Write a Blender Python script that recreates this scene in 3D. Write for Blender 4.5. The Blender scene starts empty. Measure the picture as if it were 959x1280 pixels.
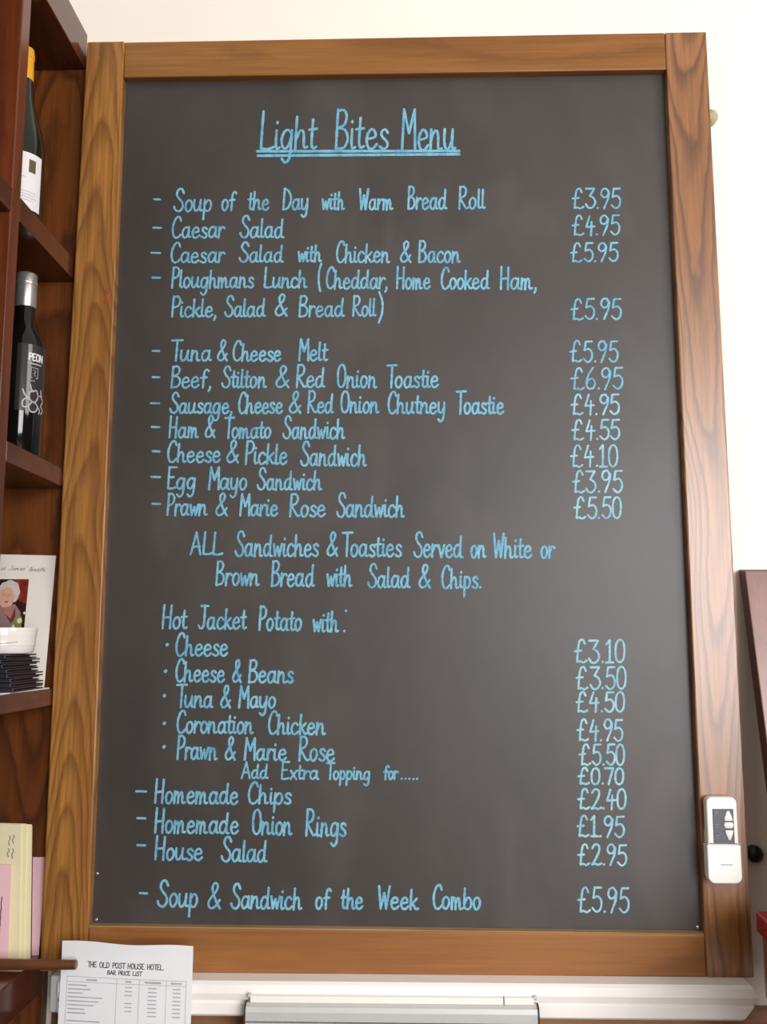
import bpy, bmesh, math, random
from mathutils import Vector, Matrix
random.seed(7)
S = bpy.context.scene
COL = S.collection
K = 1.22            # one layout unit in metres

def lin(r, g, b):
    f = lambda c: (c/255/12.92) if c/255 <= .04045 else ((c/255+.055)/1.055)**2.4
    return (f(r), f(g), f(b), 1)

# ---------------------------------------------------------------- camera
cam_data = bpy.data.cameras.new('camera')
cam = bpy.data.objects.new('camera', cam_data)
COL.objects.link(cam)
cam_data.sensor_fit = 'VERTICAL'
cam_data.sensor_height = 24
cam_data.lens = 24*1176.82/1280
cam_data.clip_start = .02
PITCH, YAW = .136862, .0245
fwd = Vector((-math.sin(YAW)*math.cos(PITCH), math.cos(YAW)*math.cos(PITCH), math.sin(PITCH)))
rgt = Vector((math.cos(YAW), math.sin(YAW), 0))
upv = rgt.cross(fwd)
cam.matrix_world = Matrix.Translation(Vector((.416783, -1.282045, .37249))*K) @ Matrix((rgt, upv, -fwd)).transposed().to_4x4()
S.camera = cam

# ---------------------------------------------------------------- light and exposure
world = bpy.data.worlds.new('daylit_room'); S.world = world
world.use_nodes = True
wn = world.node_tree
bg = wn.nodes['Background']
wt = wn.nodes.new('ShaderNodeTexCoord'); wx = wn.nodes.new('ShaderNodeSeparateXYZ'); wr = wn.nodes.new('ShaderNodeValToRGB')
wn.links.new(wt.outputs['Generated'], wx.inputs[0]); wn.links.new(wx.outputs[2], wr.inputs[0]); wn.links.new(wr.outputs[0], bg.inputs[0])
wr.color_ramp.elements[0].position = .0; wr.color_ramp.elements[0].color = (.07, .05, .04, 1)     # dark floor and furniture of the room
wr.color_ramp.elements[1].position = .25; wr.color_ramp.elements[1].color = (1, .94, .87, 1)      # pale ceiling
bg.inputs[1].default_value = .50
def area(name, loc, target, sx, sy, power, color):
    d = bpy.data.lights.new(name, 'AREA'); d.shape = 'RECTANGLE'
    d.size = sx*K; d.size_y = sy*K; d.energy = power; d.color = color
    o = bpy.data.objects.new(name, d); COL.objects.link(o)
    o.location = Vector(loc)*K
    o.rotation_euler = (Vector(target)-Vector(loc)).to_track_quat('-Z', 'Y').to_euler()
    return o
area('window_daylight', (2.5, -1.7, 1.1), (.75, 0, .55), 1.0, 1.3, 42, (1, .97, .94))
area('front_window_daylight', (1.7, -3.1, .62), (.6, 0, .45), 1.3, 1.5, 92, (.98, .98, 1))
S.view_settings.view_transform = 'Standard'
S.view_settings.look = 'None'
S.view_settings.exposure = 0.28
S.view_settings.gamma = 1.0
S.view_settings.use_curve_mapping = False

# ---------------------------------------------------------------- materials
def new_mat(name):
    m = bpy.data.materials.new(name); m.use_nodes = True
    nt = m.node_tree
    return m, nt, nt.nodes['Principled BSDF']
def nd(nt, t, **k):
    n = nt.nodes.new(t)
    for a, v in k.items(): setattr(n, a, v)
    return n
def mapped(nt, scale, offs=(0, 0, 0)):
    tc = nd(nt, 'ShaderNodeTexCoord'); mp = nd(nt, 'ShaderNodeMapping')
    nt.links.new(tc.outputs['Object'], mp.inputs['Vector'])
    mp.inputs['Scale'].default_value = tuple(s/K for s in scale)
    mp.inputs['Location'].default_value = offs
    return mp.outputs['Vector']
def noise(nt, vec, scale=1, detail=3, rough=.5, dist=0):
    n = nd(nt, 'ShaderNodeTexNoise')
    nt.links.new(vec, n.inputs['Vector'])
    n.inputs['Scale'].default_value = scale; n.inputs['Detail'].default_value = detail
    n.inputs['Roughness'].default_value = rough; n.inputs['Distortion'].default_value = dist
    return n.outputs[0]
def math_(nt, op, a, b=None):
    n = nd(nt, 'ShaderNodeMath', operation=op)
    for i, v in enumerate((a, b)):
        if v is None: continue
        if isinstance(v, (int, float)): n.inputs[i].default_value = v
        else: nt.links.new(v, n.inputs[i])
    return n.outputs[0]
def ramp(nt, fac, stops):
    r = nd(nt, 'ShaderNodeValToRGB')
    e = r.color_ramp.elements
    while len(e) < len(stops): e.new(.5)
    for el, (p, c) in zip(e, stops): el.position = p; el.color = c
    nt.links.new(fac, r.inputs[0])
    return r.outputs[0]
def mix(nt, fac, a, b, mode='MIX'):
    n = nd(nt, 'ShaderNodeMix', data_type='RGBA', blend_type=mode)
    if isinstance(fac, (int, float)): n.inputs[0].default_value = fac
    else: nt.links.new(fac, n.inputs[0])
    for i, v in ((6, a), (7, b)):
        if isinstance(v, tuple): n.inputs[i].default_value = v
        else: nt.links.new(v, n.inputs[i])
    return n.outputs[2]
def bump(nt, bsdf, h, strength, dist):
    b = nd(nt, 'ShaderNodeBump')
    b.inputs['Strength'].default_value = strength; b.inputs['Distance'].default_value = dist
    nt.links.new(h, b.inputs['Height']); nt.links.new(b.outputs[0], bsdf.inputs['Normal'])
def plain(name, c, rough=.5, spec=.5, metal=0, var=.06, vs=40):
    m, nt, b = new_mat(name)
    n = noise(nt, mapped(nt, (1, 1, 1)), vs, 3)
    lo = tuple(x*(1-var) for x in c[:3])+(1,); hi = tuple(min(1, x*(1+var)) for x in c[:3])+(1,)
    nt.links.new(ramp(nt, n, [(.3, lo), (.7, hi)]), b.inputs['Base Color'])
    b.inputs['Roughness'].default_value = rough
    b.inputs['Specular IOR Level'].default_value = spec
    b.inputs['Metallic'].default_value = metal
    return m
def wood(name, light, mid, dark, axis='z', seed=0, loops=7, rough=.38, spec=.5, cross=9, along=1.7, line=.5, fibre=.42, arch=None, coat=0):
    """sawn oak: nested cathedral figure from the level lines of a stretched height field, plus fine pores"""
    m, nt, b = new_mat(name)
    sc = lambda c, a: {'z': (c, c, a), 'x': (a, c, c), 'y': (c, a, c)}[axis]
    off = (seed*1.7, seed*2.3, seed*3.1)
    h = noise(nt, mapped(nt, sc(cross, along), off), 1, 1.2, .45)
    wob = noise(nt, mapped(nt, sc(60, 26), off), 1, 2, .6)
    h2 = math_(nt, 'ADD', math_(nt, 'MULTIPLY', h, loops), math_(nt, 'MULTIPLY', wob, .45))
    if arch:        # (centre line, arches per unit length, curvature): nested arches of a flat-sawn board
        xc, k, c = arch
        sx = nd(nt, 'ShaderNodeSeparateXYZ'); nt.links.new(mapped(nt, (1, 1, 1)), sx.inputs[0])
        drift = math_(nt, 'MULTIPLY', math_(nt, 'SUBTRACT', noise(nt, mapped(nt, (.01, .01, 4), off), 1, 1), .5), .05)
        dx = math_(nt, 'ADD', math_(nt, 'SUBTRACT', sx.outputs[0], xc), drift)
        h2 = math_(nt, 'ADD', h2, math_(nt, 'ADD', math_(nt, 'MULTIPLY', math_(nt, 'MULTIPLY', dx, dx), c), math_(nt, 'MULTIPLY', sx.outputs[2], k)))
    band = math_(nt, 'FRACT', h2)
    fig = ramp(nt, band, [(0, (0, 0, 0, 1)), (.42, (.12, .12, .12, 1)), (.82, (1, 1, 1, 1)), (1, (0, 0, 0, 1))])
    fib = noise(nt, mapped(nt, sc(230, 7), off), 1, 3, .65)
    fibm = ramp(nt, fib, [(.35, (0, 0, 0, 1)), (.72, (1, 1, 1, 1))])
    tone = noise(nt, mapped(nt, sc(14, 2.2), off), 1, 2, .5)
    c0 = mix(nt, ramp(nt, tone, [(.3, (0, 0, 0, 1)), (.7, (1, 1, 1, 1))]), mid, light)
    c1 = mix(nt, math_(nt, 'MULTIPLY', fig, line), c0, dark)
    c2 = mix(nt, math_(nt, 'MULTIPLY', fibm, fibre), c1, dark)
    nt.links.new(c2, b.inputs['Base Color'])
    b.inputs['Roughness'].default_value = rough
    b.inputs['Specular IOR Level'].default_value = spec
    b.inputs['Coat Weight'].default_value = coat; b.inputs['Coat Roughness'].default_value = .32
    bump(nt, b, fib, .12, .001)
    return m

M = {}
M['oak_left'] = wood('oak_left_stile', lin(186, 128, 62), lin(160, 104, 46), lin(96, 58, 26), 'z', 3, 4.5, .42, .4, 11, 2.6, .62, .6, (-.031-.4, 9, 2400), .2)
M['oak_right'] = wood('oak_right_stile', lin(172, 116, 66), lin(152, 98, 52), lin(80, 48, 28), 'z', 11, 4.5, .34, .5, 11, 2.4, .75, .55, (.829-.4, 6, -2000), .9)
M['oak_top'] = wood('oak_top_rail', lin(160, 108, 52), lin(138, 88, 40), lin(98, 58, 27), 'x', 5, 7, .42, .4, 9, 1.6, .4)
M['oak_bottom'] = wood('oak_bottom_rail', lin(162, 108, 58), lin(144, 92, 46), lin(110, 68, 34), 'x', 21, 6, .45, .4, 9, 1.6, .35)
M['shelf_wood'] = wood('stained_shelf_wood', lin(128, 66, 30), lin(100, 48, 22), lin(52, 24, 12), 'z', 8, 4, .3, .5, 12, 1.6, .45)
M['shelf_board'] = wood('stained_shelf_board', lin(94, 48, 29), lin(78, 38, 23), lin(46, 22, 13), 'y', 13, 3, .16, .6, 14, 1.6, .3)
M['divider_wood'] = wood('stained_divider_wood', lin(124, 62, 32), lin(96, 44, 24), lin(58, 27, 16), 'z', 17, 4, .28, .5, 14, 1.6, .45)
M['end_wood'] = wood('stained_end_panel_wood', lin(132, 74, 31), lin(108, 56, 23), lin(56, 28, 12), 'z', 28, 10, .38, .45, 11, 2.4, .7)
M['chair_wood'] = wood('dark_chair_wood', lin(142, 98, 82), lin(122, 78, 66), lin(88, 52, 44), 'z', 31, 4, .32, .5, 16, 2, .3, .35, None, .9)
M['chair_edge_shaded'] = wood('shaded_chair_edge', lin(92, 48, 40), lin(74, 36, 31), lin(52, 24, 22), 'z', 33, 3, .5, .3)  # darker copy of the chair wood; the backrest side's shade is in the colour
M['dado_wood'] = wood('dado_wood', lin(176, 132, 98), lin(160, 114, 82), lin(120, 80, 54), 'x', 37, 3, .5, .3)
M['rod_wood'] = wood('rod_wood', lin(122, 78, 50), lin(98, 60, 38), lin(58, 34, 22), 'x', 41, 3, .3, .5, 20, 4, .3)
M['wall_paint'] = plain('cream_wall_paint', lin(246, 238, 226), .85, .2, 0, .012, 5)
M['floor'] = wood('floor_boards', lin(82, 54, 36), lin(70, 44, 30), lin(44, 28, 20), 'x', 51, 3)
M['white_plastic'] = plain('white_plastic', lin(244, 240, 232), .35, .5, 0, .01)
M['white_rail'] = plain('white_painted_rail', lin(248, 244, 238), .4, .45, 0, .015)
M['grey_metal'] = plain('pale_grey_metal', lin(198, 198, 194), .4, .5, .15, .02)
M['dark_rubber'] = plain('dark_rubber', lin(48, 42, 42), .6)
M['keypad'] = plain('charcoal_keypad', lin(70, 72, 80), .35)
M['button'] = plain('pale_button', lin(226, 222, 214), .4)
M['mark_grey'] = plain('grey_print', lin(120, 122, 128), .6)
M['bottle_glass'] = plain('near_black_bottle_glass', lin(16, 14, 14), .06, .6)
M['bottle_green'] = plain('dark_green_bottle_glass', lin(24, 24, 16), .07, .6)
M['capsule_silver'] = plain('silver_capsule', lin(176, 172, 168), .3, .5, .75, .05)
M['capsule_yellow'] = plain('yellow_capsule', lin(232, 168, 24), .4, .5)
M['label_white'] = plain('white_label_paper', lin(232, 228, 228), .7, .3, 0, .02)
M['label_dark'] = plain('charcoal_label', lin(44, 40, 42), .16, .5)
M['label_print'] = plain('white_label_print', lin(226, 220, 216), .5)
M['label_lilac'] = plain('grey_label_print', lin(176, 168, 172), .5)
M['label_patch'] = plain('olive_label_patch', lin(96, 86, 56), .6, .3, 0, .4, 600)
M['paper'] = plain('white_paper', lin(236, 236, 238), .8, .2, 0, .01)
M['paper_warm'] = plain('warm_white_paper', lin(236, 228, 218), .8, .2, 0, .01)
M['print_black'] = plain('black_print', lin(46, 44, 46), .8, .2)
M['print_faint'] = plain('faint_grey_print', lin(176, 176, 180), .8, .2)
M['photo_red'] = plain('photo_dark_red', lin(134, 44, 26), .4, .5, 0, .5, 90)
M['photo_black'] = plain('photo_black', lin(52, 26, 26), .4, .5, 0, .3, 200)
M['photo_hair'] = plain('photo_white_hair', lin(206, 194, 188), .5, .4, 0, .12, 300)
M['photo_skin'] = plain('photo_skin', lin(214, 164, 138), .5, .4, 0, .08, 200)
M['photo_skin_dark'] = plain('photo_skin_shade', lin(176, 116, 96), .5, .4)
M['photo_mauve'] = plain('photo_mauve_knit', lin(146, 120, 118), .5, .4, 0, .12, 400)
M['photo_maroon'] = plain('photo_maroon', lin(106, 52, 54), .5, .4)
M['photo_green'] = plain('photo_green', lin(130, 138, 70), .5, .4)
M['photo_pale'] = plain('photo_pale_flower', lin(226, 222, 186), .5, .4)
M['porcelain'] = plain('white_porcelain', lin(232, 226, 218), .15, .5, 0, .01)
M['slate_blue'] = plain('dark_navy_leather', lin(40, 38, 48), .4, .5, 0, .15)
M['black_card'] = plain('black_inner_card', lin(20, 18, 24), .6, .4)
M['pink_paper'] = plain('pink_paper', lin(242, 196, 200), .8, .2, 0, .02)
M['cream_paper'] = plain('cream_card', lin(234, 222, 182), .75, .25, 0, .02)
M['red_cloth'] = plain('red_leatherette', lin(150, 20, 32), .4, .5, 0, .12)
M['black_metal'] = plain('black_metal', lin(34, 28, 28), .4)
M['peg'] = plain('stone_coloured_knob', lin(172, 160, 124), .6, .4, 0, .15, 300)
M['red_mark'] = plain('red_chalk_smudge', lin(158, 72, 46), .8, .2, 0, .2, 500)
M['dusty_oak'] = wood('dusty_oak', lin(178, 150, 108), lin(158, 128, 88), lin(130, 100, 66), 'x', 61, 4, .7, .3)
M['screw'] = plain('bright_screw', lin(190, 190, 190), .3, .5, .9)

def board_material():
    m, nt, b = new_mat('charcoal_chalkboard_paint')
    big = noise(nt, mapped(nt, (3.2, 3.2, 2.4)), 1, 4, .6, .4)
    smear = noise(nt, mapped(nt, (6, 6, 2.6), (4, 1, 2)), 1, 3, .55, .9)
    fine = noise(nt, mapped(nt, (60, 60, 40)), 1, 3, .6)
    c = ramp(nt, big, [(.3, lin(54, 49, 46)), (.72, lin(70, 64, 60))])
    c = mix(nt, ramp(nt, smear, [(.52, (0, 0, 0, 1)), (.85, (.26, .26, .26, 1))]), c, lin(118, 113, 109))
    c = mix(nt, math_(nt, 'MULTIPLY', fine, .12), c, lin(90, 86, 84))
    nt.links.new(c, b.inputs['Base Color'])
    b.inputs['Roughness'].default_value = .42
    b.inputs['Specular IOR Level'].default_value = .5
    return m
M['board'] = board_material()
def chalk_material(name, c1, c2):
    m, nt, b = new_mat(name)
    n = noise(nt, mapped(nt, (420, 420, 420)), 1, 2, .7)
    w = noise(nt, mapped(nt, (45, 45, 45)), 1, 2, .5)
    f = math_(nt, 'ADD', math_(nt, 'MULTIPLY', n, .6), math_(nt, 'MULTIPLY', w, .5))
    nt.links.new(ramp(nt, f, [(.36, c1), (.68, c2)]), b.inputs['Base Color'])
    b.inputs['Roughness'].default_value = .9
    b.inputs['Specular IOR Level'].default_value = .1
    return m
M['chalk'] = chalk_material('blue_chalk', lin(80, 144, 174), lin(136, 194, 216))
M['chalk_pale'] = chalk_material('pale_blue_chalk', lin(106, 162, 186), lin(160, 206, 220))

# ---------------------------------------------------------------- builders (layout units in, metres out)
def origin(parent):
    o = Vector((0, 0, 0))
    while parent is not None:
        o += parent.location; parent = parent.parent
    return o
def obj(name, bm, mats, parent=None, smooth=False, at=None):
    """link one mesh; bm is in layout coordinates; a top-level mesh takes `at` as its origin"""
    me = bpy.data.meshes.new(name)
    bm.normal_update()
    bmesh.ops.scale(bm, vec=(K, K, K), verts=bm.verts)
    base = origin(parent) if parent else (Vector(at)*K if at else Vector((0, 0, 0)))
    bmesh.ops.translate(bm, vec=-base, verts=bm.verts)
    bm.to_mesh(me); bm.free()
    o = bpy.data.objects.new(name, me); COL.objects.link(o)
    if parent: o.parent = parent
    elif at: o.location = base
    for m in (mats if isinstance(mats, (list, tuple)) else [mats]): me.materials.append(M[m])
    if smooth:
        for p in me.polygons: p.use_smooth = True
        try: me.set_sharp_from_angle(angle=math.radians(38))
        except Exception: pass
    return o
def tag(o, label, cat, group=None, kind=None):
    o['label'] = label; o['category'] = cat
    if group: o['group'] = group
    if kind: o['kind'] = kind
    return o
def thing(name, loc, label, cat, group=None):
    o = bpy.data.objects.new(name, None); COL.objects.link(o)
    o.empty_display_size = .05
    o.location = Vector(loc)*K
    return tag(o, label, cat, group)
def structure(name, bm, mat):
    o = obj(name, bm, mat); o['kind'] = 'structure'; return o
def merge(dst, src):
    me = bpy.data.meshes.new('t'); src.to_mesh(me); src.free(); dst.from_mesh(me); bpy.data.meshes.remove(me)
    return dst
def box(x0, x1, y0, y1, z0, z1, bev=0, seg=2):
    bm = bmesh.new(); bmesh.ops.create_cube(bm, size=1)
    for v in bm.verts:
        v.co = Vector((x0 if v.co.x < 0 else x1, y0 if v.co.y < 0 else y1, z0 if v.co.z < 0 else z1))
    if bev: bmesh.ops.bevel(bm, geom=bm.edges[:], offset=bev, segments=seg, affect='EDGES', profile=.5)
    return bm
def prism(pts, y0, y1, bev=0, seg=2):
    """extrude an x-z outline from y0 to y1"""
    bm = bmesh.new()
    a = [bm.verts.new((x, y0, z)) for x, z in pts]; b = [bm.verts.new((x, y1, z)) for x, z in pts]
    bm.faces.new(a); bm.faces.new(b[::-1])
    n = len(pts)
    for i in range(n): bm.faces.new((a[i], b[i], b[(i+1) % n], a[(i+1) % n]))
    bmesh.ops.recalc_face_normals(bm, faces=bm.faces[:])
    if bev: bmesh.ops.bevel(bm, geom=bm.edges[:], offset=bev, segments=seg, affect='EDGES', profile=.5)
    return bm
def lathe(profile, cx, cy, n=40, cap=True):
    """profile: (radius, z) from bottom to top"""
    bm = bmesh.new(); rings = []
    for r, z in profile:
        rings.append([bm.verts.new((cx+r*math.cos(2*math.pi*i/n), cy+r*math.sin(2*math.pi*i/n), z)) for i in range(n)])
    for a, b in zip(rings, rings[1:]):
        for i in range(n): bm.faces.new((a[i], a[(i+1) % n], b[(i+1) % n], b[i]))
    if cap: bm.faces.new(rings[0][::-1]); bm.faces.new(rings[-1])
    bmesh.ops.recalc_face_normals(bm, faces=bm.faces[:])
    return bm
def rod_x(x0, x1, y, z, r0, r1, n=24, bev=.0008):
    bm = bmesh.new(); rings = []
    for x, r in ((x0, r0-bev), (x0+bev, r0), (x1-bev, r1), (x1, r1-bev)):
        rings.append([bm.verts.new((x, y+r*math.cos(2*math.pi*i/n), z+r*math.sin(2*math.pi*i/n))) for i in range(n)])
    for a, b in zip(rings, rings[1:]):
        for i in range(n): bm.faces.new((a[i], a[(i+1) % n], b[(i+1) % n], b[i]))
    bm.faces.new(rings[0][::-1]); bm.faces.new(rings[-1])
    bmesh.ops.recalc_face_normals(bm, faces=bm.faces[:])
    return bm
def knob_y(cx, cz, y0, profile, n=28):
    """turned knob sticking out of the wall towards -y; profile: (radius, distance from wall)"""
    bm = lathe([(r, d) for r, d in profile], 0, 0, n)
    for v in bm.verts: v.co = Vector((cx+v.co.x, y0-v.co.z, cz+v.co.y))
    bmesh.ops.recalc_face_normals(bm, faces=bm.faces[:])
    return bm

# ---------------------------------------------------------------- single-line handwriting
# glyph = (advance, strokes); baseline 0, x-height 1, capitals 2; a repeated point is a corner
BOWL = [(.62, .82), (.44, 1.0), (.2, .88), (.06, .48), (.16, .08), (.36, .03), (.54, .28), (.63, .62)]
G = {
 'a': (.88, [BOWL, [(.65, .98), (.62, .4), (.66, .08), (.8, .06)]]),
 'b': (.78, [[(.1, 1.7), (.07, .9), (.07, .1)], [(.08, .55), (.3, .97), (.54, .85), (.62, .45), (.5, .08), (.28, .0), (.08, .12)]]),
 'c': (.74, [[(.6, .8), (.42, 1.), (.18, .85), (.06, .42), (.2, .04), (.45, .02), (.66, .22)]]),
 'd': (.92, [BOWL, [(.68, 1.7), (.63, .8), (.63, .3), (.68, .06), (.84, .06)]]),
 'e': (.78, [[(.1, .5), (.56, .6), (.55, .85), (.36, 1.), (.14, .78), (.07, .38), (.22, .03), (.46, .03), (.66, .24)]]),
 'f': (.62, [[(.66, 1.55), (.5, 1.72), (.31, 1.5), (.26, .8), (.24, 0)], [(.04, .92), (.52, .98)]]),
 'g': (.84, [BOWL, [(.66, .98), (.63, .1), (.56, -.5), (.32, -.72), (.12, -.5)]]),
 'h': (.84, [[(.1, 1.7), (.07, .8), (.06, 0)], [(.07, .45), (.25, .88), (.44, .95), (.53, .65), (.53, .2), (.6, .03), (.76, .09)]]),
 'i': (.38, [[(.1, 1), (.08, .3), (.15, .03), (.3, .1)], [(.13, 1.36), (.14, 1.42)]]),
 'k': (.74, [[(.1, 1.7), (.07, .8), (.06, 0)], [(.56, .95), (.1, .42), (.1, .42), (.3, .38), (.46, .1), (.56, .02), (.7, .09)]]),
 'l': (.38, [[(.12, 1.7), (.09, .7), (.09, .25), (.16, .03), (.32, .09)]]),
 'm': (1.1, [[(.08, 1), (.07, .5), (.06, 0)], [(.07, .45), (.2, .9), (.34, .93), (.4, .6), (.39, 0)], [(.4, .45), (.54, .9), (.68, .93), (.74, .6), (.74, .18), (.82, .03), (.98, .09)]]),
 'n': (.84, [[(.09, 1), (.07, .5), (.06, 0)], [(.07, .45), (.25, .88), (.44, .95), (.53, .65), (.53, .2), (.6, .03), (.76, .09)]]),
 'o': (.74, [[(.36, 1), (.14, .84), (.06, .45), (.18, .06), (.38, .02), (.58, .35), (.58, .78), (.36, 1)]]),
 'p': (.76, [[(.1, 1.), (.08, .2), (.05, -.72)], [(.09, .6), (.3, .98), (.54, .85), (.6, .42), (.44, .04), (.24, .02), (.09, .2)]]),
 'r': (.58, [[(.1, 1), (.08, .5), (.07, 0)], [(.08, .45), (.24, .86), (.42, .99), (.55, .86)]]),
 's': (.64, [[(.52, .82), (.36, 1), (.14, .86), (.2, .62), (.44, .42), (.52, .18), (.32, 0), (.06, .14)]]),
 't': (.52, [[(.22, 1.55), (.18, .7), (.18, .25), (.27, .03), (.46, .12)], [(.0, .98), (.44, 1.03)]]),
 'u': (.86, [[(.08, 1), (.06, .4), (.18, .04), (.38, .1), (.56, .5)], [(.61, 1), (.58, .35), (.64, .06), (.78, .09)]]),
 'v': (.66, [[(.05, 1), (.3, 0.02), (.3, .02), (.57, 1)]]),
 'w': (.9, [[(.05, 1), (.2, .04), (.2, .04), (.42, .8), (.42, .8), (.58, .04), (.58, .04), (.8, 1)]]),
 'x': (.7, [[(.05, 1), (.58, 0)], [(.58, 1), (.05, 0)]]),
 'y': (.8, [[(.08, 1), (.07, .4), (.2, .05), (.4, .12), (.57, .5)], [(.61, 1), (.58, .05), (.5, -.5), (.28, -.72), (.08, -.52)]]),
 'A': (.95, [[(0, 0), (.4, 2), (.4, 2), (.82, 0)], [(.14, .68), (.7, .76)]]),
 'B': (.86, [[(.12, 2), (.09, 1), (.07, 0)], [(.1, 1.92), (.42, 2), (.62, 1.7), (.5, 1.25), (.12, 1.08), (.12, 1.08), (.52, 1.0), (.72, .58), (.52, .1), (.08, .03)]]),
 'C': (.86, [[(.76, 1.6), (.62, 1.97), (.36, 1.9), (.13, 1.3), (.1, .6), (.28, .06), (.56, .03), (.8, .3)]]),
 'D': (.92, [[(.12, 2), (.09, 1), (.07, 0)], [(.1, 1.95), (.5, 1.8), (.8, 1.15), (.68, .42), (.4, .08), (.07, .03)]]),
 'E': (.8, [[(.08, 2), (.7, 2.02)], [(.12, 2), (.1, 1), (.1, .03), (.1, .03), (.4, .0), (.72, .12)], [(.11, 1.03), (.5, 1.06)]]),
 'H': (.88, [[(.1, 2.03), (.08, 1), (.07, 0)], [(.7, 2), (.68, 1), (.67, 0)], [(.08, .93), (.68, 1.0)]]),
 'I': (.34, [[(.14, 2), (.12, 0)]]),
 'J': (.74, [[(.15, 2), (.78, 2)], [(.5, 2), (.49, .6), (.36, .06), (.14, .04), (0, .26)]]),
 'L': (.86, [[(.14, 2), (.1, .9), (.08, .06), (.08, .06), (.45, .0), (.84, .12)]]),
 'M': (1.02, [[(.08, 0), (.16, 2), (.16, 2), (.5, .85), (.5, .85), (.84, 2), (.84, 2), (.9, 0)]]),
 'N': (.9, [[(.08, 0), (.1, 2), (.1, 2), (.74, 0), (.74, 0), (.76, 2)]]),
 'O': (.92, [[(.42, 2), (.16, 1.75), (.07, 1), (.16, .25), (.42, .02), (.68, .28), (.77, 1), (.66, 1.75), (.42, 2)]]),
 'P': (.76, [[(.12, 2), (.09, 1), (.07, 0)], [(.1, 1.92), (.44, 2), (.68, 1.65), (.54, 1.1), (.1, .9)]]),
 'R': (.92, [[(.12, 2), (.09, 1), (.07, 0)], [(.1, 1.92), (.44, 2), (.66, 1.65), (.52, 1.15), (.12, .95), (.12, .95), (.5, .32), (.7, .03), (.9, .12)]]),
 'S': (.86, [[(.74, 1.62), (.56, 2.), (.28, 1.94), (.16, 1.5), (.38, 1.12), (.66, .78), (.7, .32), (.44, .0), (.12, .12), (.0, .42)]]),
 'T': (.74, [[(.0, 1.98), (.86, 2.02)], [(.43, 2), (.42, 1), (.4, 0)]]),
 'U': (.9, [[(.08, 2), (.07, .6), (.25, .03), (.55, .03), (.74, .6), (.76, 2)]]),
 'W': (1.0, [[(.04, 2), (.22, .03), (.22, .03), (.48, 1.4), (.48, 1.4), (.66, .03), (.66, .03), (.9, 2)]]),
 '&': (.92, [[(.86, .0), (.6, .5), (.32, 1.3), (.3, 1.75), (.48, 2), (.64, 1.75), (.55, 1.35), (.2, .8), (.05, .38), (.2, .03), (.5, .12), (.82, .66)]]),
 '(': (.45, [[(.46, 2.05), (.12, 1.4), (.1, .6), (.4, -.1)]]),
 ')': (.45, [[(.1, 2.05), (.38, 1.4), (.38, .6), (.12, -.1)]]),
 ',': (.3, [[(.16, .12), (.18, -.05), (.06, -.3)]]),
 '.': (.3, [[(.12, .05), (.14, .09)]]),
 "'": (.25, [[(.14, 2), (.1, 1.6)]]),
 '-': (.9, [[(.0, 1.02), (.85, 1.0)]]),
 '*': (.4, [[(.16, 1.0), (.2, 1.03)]]),
 ':': (.4, [[(.1, .05), (.13, .09)], [(.2, 1.75), (.22, 1.8)]]),
 ' ': (.7, []),
 '£': (.98, [[(.72, 1.62), (.58, 1.98), (.36, 1.86), (.26, 1.2), (.2, .06), (.2, .06), (.42, .12), (.62, .0), (.86, .18)], [(.04, .98), (.48, 1.04)]]),
 '0': (.8, [[(.38, 1.98), (.15, 1.7), (.07, 1), (.15, .25), (.38, .02), (.6, .28), (.68, 1), (.6, 1.72), (.38, 1.98)]]),
 '1': (.62, [[(.08, 1.62), (.3, 1.97), (.3, 1.97), (.3, .04)], [(.05, .04), (.55, .04)]]),
 '2': (.82, [[(.06, 1.6), (.24, 1.97), (.52, 1.88), (.58, 1.4), (.32, .6), (.05, .05), (.05, .05), (.3, .14), (.48, .02), (.76, .16)]]),
 '3': (.82, [[(.05, 1.93), (.66, 1.93), (.66, 1.93), (.34, 1.2), (.34, 1.2), (.62, .98), (.74, .5), (.5, .04), (.22, .06), (.05, .4)]]),
 '4': (.78, [[(.3, 1.95), (.06, .86), (.06, .86), (.68, .92)], [(.48, 1.35), (.44, 0)]]),
 '5': (.78, [[(.66, 1.95), (.2, 1.93), (.2, 1.93), (.12, 1.12), (.12, 1.12), (.44, 1.25), (.68, .85), (.62, .25), (.34, .0), (.06, .32)]]),
 '6': (.76, [[(.52, 1.97), (.18, 1.2), (.07, .5), (.24, .04), (.54, .1), (.66, .55), (.5, .95), (.22, .86), (.1, .5)]]),
 '7': (.7, [[(.0, 1.93), (.62, 1.95), (.62, 1.95), (.3, 0)]]),
 '9': (.8, [[(.64, 1.55), (.46, 1.96), (.18, 1.86), (.08, 1.42), (.26, 1.1), (.52, 1.22), (.66, 1.7), (.6, 1.0), (.42, .4), (.3, 0)]]),
}
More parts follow.
